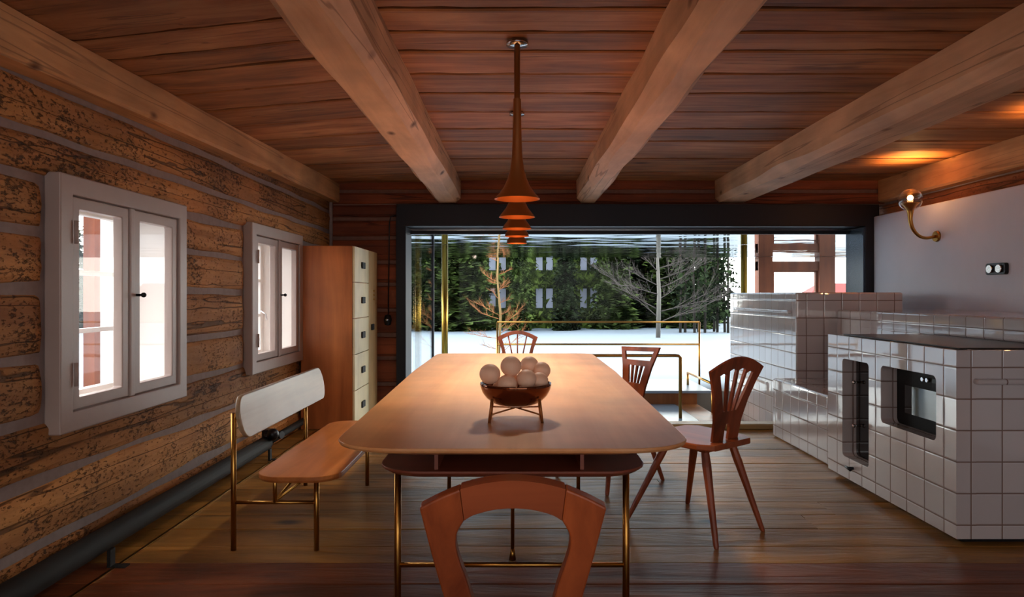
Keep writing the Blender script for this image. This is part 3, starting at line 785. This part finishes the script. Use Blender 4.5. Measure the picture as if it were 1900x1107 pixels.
# ---------------------------------------------------------------- pendant lamps
PY = [3.18, 3.79, 4.41, 5.02, 5.64]; PZ = [1.654, 1.639, 1.634, 1.638, 1.633]; PR = [.107, .101, .096, .090, .083]
nm = ['nearest, with wide ceiling plate', 'second from the near end', 'middle one, with small pale ceiling plate', 'fourth, behind the middle one', 'farthest towards the window wall']
for i, (Y, z, R) in enumerate(zip(PY, PZ, PR)):
    x = .004; zt = 2.39
    root = empty('pendant_lamp', (x, Y, z), 'slim brass trumpet pendant lamp over the table, '+nm[i], 'lamp', 'brass trumpet pendants in a row')
    cr_ = .052 if i == 0 else (.05 if i == 2 else .013)
    pp = MB().lathe([(0, zt), (cr_, zt), (cr_, zt-.012), (.012, zt-.014), (0, zt-.014)], (x, Y, 0), 28)
    pp.build('ceiling_plate', M['chrome'] if i in (0, 2) else M['brassd'], root)
    rr = .014 if i == 0 else .011
    MB().lathe([(0, zt-.014), (rr, zt-.014), (rr, z+.45), (rr*1.35, z+.44)], (x, Y, 0), 18).build('rod', M['brassd'], root)
    pf = [(rr*1.3, .47), (rr*1.4, .38), (rr*1.55, .28), (rr*1.8, .20), (.033, .14), (.045, .095), (.063, .055), (.085, .024), (R, 0)]
    pf = [(min(r, R), h*(1 if i == 0 else .9)) for r, h in pf]
    ii = [(max(r-.003, .004), h-.003) for r, h in reversed(pf[2:])]
    MB().lathe(pf+[(R+.001, -.002)], (x, Y, z), 40).build('shade', M['brassd'], root)
    MB().lathe([(R-.001, -.002)]+ii[1:], (x, Y, z), 40).build('shade_lining', M['brassin'], root)['label'] = 'orange glowing inner side'
    MB().sphere((x, Y, z+.05), .016, 12, 8).build('bulb', emit('bulb_glow', (1, .55, .25, 1), .8), root)
    ld = bpy.data.lights.new('pendant_light', 'POINT'); ld.energy = .15; ld.color = (1, .55, .25); ld.shadow_soft_size = .02
    lo = bpy.data.objects.new('pendant_light', ld); COL.objects.link(lo); lo.location = (x, Y, z+.015)
    sd = bpy.data.lights.new('pendant_beam', 'SPOT'); sd.energy = 7.5; sd.color = (1, .93, .80); sd.spot_size = 2.3; sd.spot_blend = 1; sd.shadow_soft_size = .04
    so_ = bpy.data.objects.new('pendant_beam', sd); COL.objects.link(so_); so_.location = (x, Y, z+.005)

# ---------------------------------------------------------------- tiled kitchen
T = M['tile']
fmx = lambda u, v, w_: (w_, u, v)
# block with two niches in its long side
root = empty('kitchen_block', (2.6, 3.9, 0), 'white tiled kitchen block with hob, oven and glazed niche', 'kitchen unit')
BX, BY0, BY1, BZ = 2.11, 3.23, 4.56, .935
DP = .095
n1 = rrect(4.035, 4.36, .165, .79, .025, 5); n2 = rrect(3.387, 3.90, .465, .793, .03, 5)
mb = MB().shape([(BY0+.0, .03), (BY1, .03), (BY1, BZ), (BY0+.0, BZ)], [n1, n2], fmx, BX, BX+DP)
mb.box(BX+DP, 3.6, BY0, BY0+.06, .03, BZ).box(BX+DP, 2.735, BY0+.06, BY1, BZ-.04, BZ).box(BX+DP, 3.6, BY1-.04, BY1, .03, BZ-.04)
body = mb.build('body', T, root, bev=.026, seg=3)
MB().box(BX+.06, 3.5, BY0+.05, BY1-.05, 0, .03).build('plinth', M['black'], root)
MB().box(2.165, 2.725, BY0+.06, BY1-.10, BZ+.001, BZ+.007).build('hob', M['hob'], root, bev=.002)
# oven
ov = MB().box(2.206, 2.60, 3.36, 3.93, .44, .82).build('oven', M['ovenframe'], root, bev=.003)
MB().box(2.200, 2.2055, 3.40, 3.815, .535, .692).build('oven_window', M['ovenglass'], ov)
for y in (3.60, 3.64): MB().tube([(2.205, y, .745), (2.190, y, .745)], .011, 14).build('knob', M['chrome'], ov)
MB().box(2.201, 2.2055, 3.50, 3.57, .735, .757).build('display', M['hob'], ov)
# wine cooler niche
wn = MB().box(2.206, 2.58, 4.0, 4.40, .14, .82).build('cooler', M['ovenframe'], root)
MB().box(2.200, 2.2055, 4.03, 4.365, .17, .785).build('glass_door', M['ovenglass'], wn)
for z in (.64, .36): MB().tube([(2.2, 4.33, z), (2.17, 4.33, z)], .008, 10).sphere((2.168, 4.33, z), .013, 10, 8).build('hinge', M['chrome'], wn)
MB().tube([(2.199, 4.09, .70), (2.17, 4.07, .70)], .006, 8).build('key', M['brass'], wn)
MB().tube([(BX, 4.22, .115), (BX-.03, 4.22, .115)], .010, 10).tube([(BX-.032, 4.25, .118), (BX-.032, 4.19, .112)], .009, 10).build('knob', M['black'], root)
MB().box(2.19, 3.5, BY0-.035, BY0+.01, .772, .80).build('towel_bar', T, root, bev=.012)
# ledge behind it (upstand)
root = empty('tiled_ledge', (3.1, 4.5, 0), 'white tiled ledge running behind the hob along the plaster wall', 'ledge')
MB().box(2.745, 3.695, BY0-.04, 5.76, .94, 1.075).box(2.745, 3.695, 4.57, 5.76, 0, .94).build('ledge_body', T, root, bev=.015, seg=3)
# low bench
root = empty('tiled_bench', (2.4, 5.1, 0), 'low white tiled bench between kitchen block and tall stove', 'bench')
MB().box(2.19, 2.74, 4.565, 5.76, .0, .492).build('bench_body', T, root, bev=.018, seg=3)
# tall stove
root = empty('tiled_stove', (2.85, 6.6, 0), 'tall white tiled stove standing at the window opening', 'stove')
MB().box(2.395, 3.31, 5.765, 6.975, -1.39, 1.222).box(2.395, 3.31, 6.975, 7.55, -1.39, 1.222).build('stove_body', T, root, bev=.015, seg=3)
MB().box(2.355, 2.392, 5.85, 7.35, 1.04, 1.065).build('stove_rail', T, root, bev=.01)

# ---------------------------------------------------------------- wall lamp and sockets
def glow(loc, e, sz=.03, col=(1, .5, .2)):
    ld = bpy.data.lights.new('lamp_light', 'POINT'); ld.energy = e; ld.color = col; ld.shadow_soft_size = sz
    lo = bpy.data.objects.new('lamp_light', ld); COL.objects.link(lo); lo.location = loc
def wall_lamp(Y, label, e):
    root = empty('wall_lamp', (3.69, Y, 1.71), label, 'lamp')
    MB().tube([(3.699, Y, 1.715), (3.68, Y, 1.715)], [.05, .045], 24).build('wall_plate', M['brass'], root)
    gc = Vector((3.45, Y-.02, 2.035))
    MB().tube(smooth([(3.685, Y, 1.715), (3.60, Y-.005, 1.70), (3.53, Y-.01, 1.72), (3.475, Y-.015, 1.78), (3.452, Y-.02, 1.85), (3.45, Y-.02, 1.90), (3.45, Y-.02, 1.94), (3.45, Y-.02, 1.975), (3.45, Y-.02, 2.005)], 4),
              [p[0] for p in smooth([(q, 0) for q in (.013, .013, .014, .016, .018, .022, .03, .048, .078)], 4)], 20).build('arm', M['brass'], root)
    MB().sphere(gc, .098, 28, 18).build('globe', GM, root)
    MB().sphere(gc+Vector((0, 0, .015)), .024, 14, 10).build('bulb', BM, root)
    glow(gc+Vector((0, 0, .055)), .5)
    sd = bpy.data.lights.new('lamp_beam', 'SPOT'); sd.energy = e*3.6; sd.color = (1, .45, .12); sd.spot_size = 2.0; sd.spot_blend = 1; sd.shadow_soft_size = .02
    so_ = bpy.data.objects.new('lamp_beam', sd); COL.objects.link(so_); so_.location = gc+Vector((0, 0, .06)); so_.rotation_euler = (PI, 0, 0)
GM = glass('globe_glass', (1, .97, .93, 1), 2.2, 1.5); BM = emit('lamp_bulb', (1, .55, .22, 1), 4)
wall_lamp(5.92, 'brass trumpet wall lamp with clear glass globe on the white wall', 3.5)
wall_lamp(4.25, 'second brass globe wall lamp, nearer the camera, beyond the right picture edge', 3.0)
for i, (x, y) in enumerate(((-1.2, -.9), (2.4, -.9))):  # unseen spots added behind the camera to lift the room light
    root = empty('fill_spot', (x, y, 2.36), 'unseen flat ceiling spot added behind the camera as fill light, %s side' % ('left', 'right')[i], 'lamp')
    MB().tube([(x, y, 2.395), (x, y, 2.37)], [.09, .09], 24).build('housing', M['brass'], root)
    MB().tube([(x, y, 2.369), (x, y, 2.366)], .075, 24).build('lens', emit('fill_lens', (1, .72, .45, 1), .6), root)
    glow((x, y, 2.30), 4, .07, (1, .80, .62))
root = empty('double_socket', (3.69, 5.17, 1.4), 'black double wall socket with chrome faces on the white wall', 'socket')
MB().shape(rrect(5.06, 5.27, 1.355, 1.445, .02, 4), [], fmx, 3.67, 3.699).build('plate', M['black'], root, bev=.004)
for y in (5.115, 5.215): MB().tube([(3.67, y, 1.4), (3.655, y, 1.4)], .030, 20).build('socket_face', M['chrome'], root)

# ---------------------------------------------------------------- bay furniture and rails
root = empty('sideboard', (1.4, 8.3, -.06), 'low wooden sideboard with blue-grey top behind the railing', 'sideboard')
MB().box(.5, 2.09, 7.79, 8.8, -.29, .07).box(1.835, 2.09, 6.75, 7.79, -.45, -.06).build('body', wood('sideboard_wood', '#a86a38', '#84502a', 'z', 6, 10, .4, 0, .1), root)
MB().box(.45, 2.25, 7.74, 8.84, .07, .10).build('top', M['slab'], root, bev=.004)
def rail(pts, r, label, name='railing'):
    root = empty(name, pts[0][0], label, 'railing')
    for k, seg in enumerate(pts):
        MB().tube(seg, r, 10).build('post' if abs(seg[0][2]-seg[-1][2]) > .2 else 'bar', M['brass'], root)
rail([[(-.25, 8.87, -.06), (-.25, 8.87, .845)], [(-.25, 8.87, .845), (2.41, 8.87, .845)], [(-.25, 8.87, .552), (2.41, 8.87, .552)], [(2.41, 8.87, -.1), (2.41, 8.87, .845)]], .013, 'brass two-bar railing in front of the snowy view, farthest from the table')
rail([[(1.68, 6.9, -.06), (1.68, 6.9, .56), (1.66, 6.9, .577), (1.63, 6.9, .58), (.3, 6.9, .58)], [(.3, 6.9, .58), (.3, 6.9, -.06)]], .017, 'thicker brass handrail just behind the far right of the table')
rail([[(2.1, 7.21, -.14), (2.1, 7.21, .25)], [(2.1, 7.21, .25), (2.1, 8.25, .25)], [(2.1, 8.25, .25), (2.1, 8.25, .10)], [(2.1, 7.21, -.14), (1.95, 7.21, -.14)]], .014, 'short brass handrail beside the stairwell')
BP = plain('brass_post', '#a8863a', .25, 1.0)
for x, lb in ((-.96, 'round brass post at the left end of the glass front'), (3.055, 'round brass post beside the tall tiled stove, before the wooden porch frame')):
    tag(MB().tube([(x, 9.04, -.16), (x, 9.04, 1.87)], .043, 24).build('brass_post', BP, loc=(x, 9.04, -.16)), lb, 'post')
mb = MB(); mb.box(-1.14, 6.2, 9.0, 9.17, -.2, -.161)
tag(mb.build('trim_3', M['concrete']), kind='structure')

# ---------------------------------------------------------------- outside
def gz(x, y):
    z = -.22-1.0*max(0, min(1, (y-9)/34))
    return z+.05*nz(x*.25, y*.25, 1)
mb = MB(); nx_, ny_ = 90, 80; vs = []; fs = []
for j in range(ny_+1):
    y = -14+(j/ny_)**1.3*110
    for i in range(nx_+1):
        x = -60+130*i/nx_; z = gz(x, y)
        if -2.45 < x < 7 and -3 < y < 9.2: z = min(z, -1.7)
        vs.append((x, y, z))
for j in range(ny_):
    for i in range(nx_):
        a = j*(nx_+1)+i; fs.append((a, a+1, a+nx_+2, a+nx_+1))
mb.add(vs, fs, 0, True)
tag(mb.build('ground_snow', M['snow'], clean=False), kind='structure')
MB2 = MB().box(-2.45, 7, -3, 6.1, -1.7, -.12).box(-2.45, 1.83, 6.1, 9.2, -1.7, -.2).box(3.3, 7, 6.1, 9.24, -1.7, -.2)
tag(MB2.build('foundation', M['concrete']), kind='structure')

# porch frame at the edge of the canopy
root = empty('porch_doorway', (4.9, 11.9, -.3), 'brown wooden porch door frame outside right of the stove', 'frame')
PYF = 11.9
def pf_(px): return (px-958)/1250*PYF
for a, b in ((1404, 1430), (1516, 1545)):
    MB().box(pf_(a), pf_(b), PYF-.1, PYF+.1, -.35, 1.87).build('post', M['orange'], root)
MB().box(pf_(1404), pf_(1545), PYF-.07, PYF+.07, 1.63, 1.79).build('lintel', M['orange'], root)
MB().shape([(pf_(1430), -.3), (pf_(1516), -.3), (pf_(1516), 1.66), (pf_(1430), 1.66)], [[(pf_(1430)+.05, -.2), (pf_(1430)+.05, 1.6), (pf_(1516)-.04, 1.6), (pf_(1516)-.04, -.2)]], lambda u, v, w_: (u, w_, v), PYF-.03, PYF+.03).build('inner_frame', M['orange'], root)
# posts left of the log wall seen through the small window
for (x, y, lb) in ((-3.02, 4.8, 'orange wooden post outside the near left window'),):
    tag(MB().box(x-.04, x+.04, y-.04, y+.04, -.3, 2.4).build('porch_post', M['orange'], loc=(x, y, -.3)), lb, 'post')

# trees
def needle_mat(name, a, b):
    m, N, L, bs = newmat(name)
    t = N.new('ShaderNodeTexNoise'); t.inputs['Scale'].default_value = 1.1; t.inputs['Detail'].default_value = 6
    g = N.new('ShaderNodeNewGeometry'); L.new(g.outputs['Position'], t.inputs['Vector'])
    r = N.new('ShaderNodeValToRGB'); r.color_ramp.elements[0].position = .38; r.color_ramp.elements[1].position = .62
    r.color_ramp.elements[0].color = lin(a); r.color_ramp.elements[1].color = lin(b)
    L.new(t.outputs['Fac'], r.inputs[0]); L.new(r.outputs[0], bs.inputs['Base Color']); bs.inputs['Roughness'].default_value = .9
    bs.inputs['Specular IOR Level'].default_value = .1
    return m
ND = needle_mat('spruce_needles', '#18220f', '#47582a'); ND2 = needle_mat('spruce_needles_dark', '#0e150d', '#26331d')
TR = plain('bark', '#2c2621', .9, nscale=5, namt=.2)
def spruce_mesh(seed, h=11, R=2.3):
    rnd = random.Random(seed); mb = MB(); z = .2
    while z < h:
        t = z/h; rad = R*(1-t)**.8+.12; nb = int(15-7*t)
        for k in range(nb):
            a = rnd.uniform(0, 2*PI); L_ = rad*rnd.uniform(.7, 1.1); dr = -.28*L_*rnd.uniform(.6, 1.4)
            d = Vector((math.cos(a), math.sin(a), 0)); s_ = Vector((-d.y, d.x, 0))
            for q in range(7):
                f0 = .12+q*.13; c = d*L_*f0+Vector((0, 0, z+dr*f0*f0+rnd.uniform(-.07, .07)))
                wd = .34*L_*(1-f0*.75)*rnd.uniform(.6, 1.2)+.05; ln = .22*L_*rnd.uniform(.8, 1.3)
                tw = rnd.uniform(-.5, .5)
                u = (s_*math.cos(tw)+Vector((0, 0, 1))*math.sin(tw))
                mb.add([c-u*wd, c+d*ln+Vector((0, 0, -.05)), c+u*wd, c-d*ln*.4+Vector((0, 0, -.30*rnd.random()))], [(0, 1, 2), (0, 2, 3)])
        z += rnd.uniform(.22, .34)
    return mb
protos = []
for s_ in range(4):
    root = bpy.data.objects.new('spruce_tree', None); COL.objects.link(root); ORI[root.name] = Vector((0, 0, 0))
    spruce_mesh(s_, 11+s_*.6, 2.2+.15*s_).build('crown', ND if s_ % 2 == 0 else ND2, root, clean=False)
    MB().tube([(0, 0, -.3), (0, 0, 6), (0, 0, 11)], [.16, .1, .02], 8).build('trunk', TR, root)
    protos.append(root)
rt = random.Random(4); used = [False]*4; k = 0
spots = []
spots += [(px, 47+rt.uniform(-1, 1)) for px in (790, 822, 852, 886, 966, 1051, 1120)]
for px in range(760, 1380, 56): spots.append((px+rt.uniform(-8, 8), rt.uniform(54, 62)))
for px in range(1140, 1345, 42): spots.append((px, rt.uniform(48, 52)))
for px in range(-700, 760, 90): spots.append((px+rt.uniform(-20, 20), rt.uniform(46, 60)))
for (px, Y) in spots:
    pi = rt.randrange(4); X = (px-958)/1250*Y
    if X > (1346-958)/1250*Y: continue
    s_ = 1
    sx = s_ if px < 1290 else .5
    if px in (886, 966, 1051, 1120): sx = .5      # slim ones between the window pairs of the added house
    o = protos[pi] if not used[pi] else copy_tree(protos[pi])
    used[pi] = True
    o.location = (X, Y, gz(X, Y)-.1); o.rotation_euler = (0, 0, rt.uniform(0, 6)); o.scale = (sx*rt.uniform(.85, 1.1),)*2+(s_*rt.uniform(.9, 1.1),)
    tag(o, 'dark green spruce in the dense row beyond the snow', 'tree', 'spruces in the tree line beyond the snow')
# slim dark trunks on the right of the tree line
for i, px in enumerate((1262, 1271, 1289, 1296, 1308, 1325, 1331, 1345, 1351)):
    Y = 43+rt.uniform(-1, 2); X = (px-958)/1250*Y; b = gz(X, Y)
    root = empty('slender_tree', (X, Y, b), 'slender dark trunk at the right end of the tree line', 'tree', 'slender trunks at the right of the tree line')
    MB().tube([(X, Y, b-.2), (X+rt.uniform(-.1, .1), Y, b+4), (X+rt.uniform(-.2, .2), Y, b+9)], [.09, .07, .03], 8).build('trunk', TR, root)
    cm = MB()
    for q in range(420):
        z = b+rt.uniform(.8, 9); a = rt.uniform(0, 2*PI); L_ = rt.uniform(.1, .6)*(1.2-z/14)
        c = Vector((X+math.cos(a)*L_, Y+math.sin(a)*L_, z)); s2 = rt.uniform(.12, .28)
        cm.add([c+Vector((rt.uniform(-1, 1), rt.uniform(-1, 1), rt.uniform(-1, 1)))*s2 for _ in range(3)], [(0, 1, 2)])
    cm.build('crown', ND2, root, clean=False)
# bare birch
def branch(mb, p, d, L_, r, lvl, rnd):
    pts = [p]; q = p.copy(); dd = d.copy(); n = 4
    for i in range(n):
        dd = (dd+Vector((rnd.uniform(-.15, .15), rnd.uniform(-.15, .15), rnd.uniform(-.05, .12)))).normalized()
        q = q+dd*L_/n; pts.append(q.copy())
    mb.tube(pts, [r*(1-.75*i/n) for i in range(n+1)], 4)
    if lvl > 0:
        for i in range(1, n+1):
            for _ in range(2):
                nd = (dd+Vector((rnd.uniform(-1, 1), rnd.uniform(-1, 1), rnd.uniform(-.3, .6)))*.8).normalized()
                branch(mb, pts[i], nd, L_*rnd.uniform(.35, .6), r*.5, lvl-1, rnd)
def birch(px, Y, h, mat, matb, label, name, side=2.6, tr=.13, seed=3, z0=.8):
    rnd = random.Random(seed); X = (px-958)/1250*Y; b = gz(X, Y)
    root = empty(name, (X, Y, b), label, 'tree')
    MB().tube([(X, Y, b-.1), (X+.05, Y, b+h*.4), (X-.03, Y, b+h*.7), (X, Y, b+h)], [tr, tr*.85, tr*.6, .02], 10).build('trunk', mat, root)
    mb = MB()
    for i in range(16):
        z = b+z0+(h-z0-.4)*i/16; a = rnd.uniform(-.5, .5)+(PI if i % 2 else 0)
        L_ = side*(1-.6*i/16)*rnd.uniform(.55, 1.25); z += rnd.uniform(-.2, .2)
        branch(mb, Vector((X, Y, z)), Vector((math.cos(a), math.sin(a), rnd.uniform(.1, .8))).normalized(), L_, tr*.24, 2, rnd)
    mb.build('branches', matb, root, clean=False)
birch(1221, 34, 5.6, plain('birch_bark', '#5f5b56', .8, nscale=8, namt=.2), plain('birch_twigs', '#3a3230', .9), 'bare white-trunked birch in the snow right of centre', 'birch_tree', 2.8, .12)
birch(925, 16.5, 2.9, plain('larch_bark', '#7a6038', .9), plain('larch_twigs', '#8a5428', .9), 'thin young orange-twigged larch left of centre behind the glass', 'larch_sapling', .62, .035, 8, .3)
# added house; its pale window pairs imitate a reflection in the bay glass
HY = 50; root = empty('house', (2.0, HY, -1.3), 'added dark green house, its pale paired windows imitating a reflection in the glass', 'house')
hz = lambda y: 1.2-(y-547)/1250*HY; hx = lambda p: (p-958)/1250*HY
MB().box(hx(885), hx(1118), HY, HY+6, -1.6, 7.2).build('wall', needle_mat('added_facade', '#1c2614', '#3c4c26'), root)
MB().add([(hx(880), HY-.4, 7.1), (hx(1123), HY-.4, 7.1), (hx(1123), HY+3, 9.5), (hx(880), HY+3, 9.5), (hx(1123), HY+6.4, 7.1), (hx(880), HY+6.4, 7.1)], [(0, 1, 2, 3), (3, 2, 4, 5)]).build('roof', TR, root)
iv = MB(); ri = random.Random(5)
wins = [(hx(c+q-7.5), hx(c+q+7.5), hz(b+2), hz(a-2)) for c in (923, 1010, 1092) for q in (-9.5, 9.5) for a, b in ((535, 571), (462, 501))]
for q in range(9000):   # leafy growth so the added facade passes for trees
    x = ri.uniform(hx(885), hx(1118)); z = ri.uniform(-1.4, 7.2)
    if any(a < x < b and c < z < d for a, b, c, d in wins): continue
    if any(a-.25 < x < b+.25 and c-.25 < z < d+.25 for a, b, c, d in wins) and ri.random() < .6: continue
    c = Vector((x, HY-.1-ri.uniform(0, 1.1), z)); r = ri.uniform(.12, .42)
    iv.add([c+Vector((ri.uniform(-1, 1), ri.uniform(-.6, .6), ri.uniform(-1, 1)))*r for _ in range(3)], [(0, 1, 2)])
o = iv.build('foliage', needle_mat('facade_leaves', '#1a2610', '#56682e'), root, clean=False); o['kind'] = 'stuff'
PW = plain('reflected_window', '#b4bcd8', .3)
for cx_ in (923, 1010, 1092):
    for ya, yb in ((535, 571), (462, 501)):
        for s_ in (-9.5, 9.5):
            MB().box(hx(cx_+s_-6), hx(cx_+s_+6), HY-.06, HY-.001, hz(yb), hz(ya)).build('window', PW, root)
HR = empty('house', (28, 62, -1.3), 'small red-roofed house far off behind the wooden porch frame', 'house')
MB().box(26.6, 31, 61, 65, -1.5, .6).build('wall', plain('house_wall', '#857469', .9), HR)
MB().add([(26.0, 60.6, .5), (31.6, 60.6, .5), (31.0, 63, 2.3), (28.2, 63, 2.3), (26.0, 65.4, .5), (31.6, 65.4, .5)], [(0, 1, 2, 3), (3, 2, 5, 4), (0, 3, 4), (1, 5, 2)]).build('roof', plain('red_roof', '#6e2c2a', .9), HR)
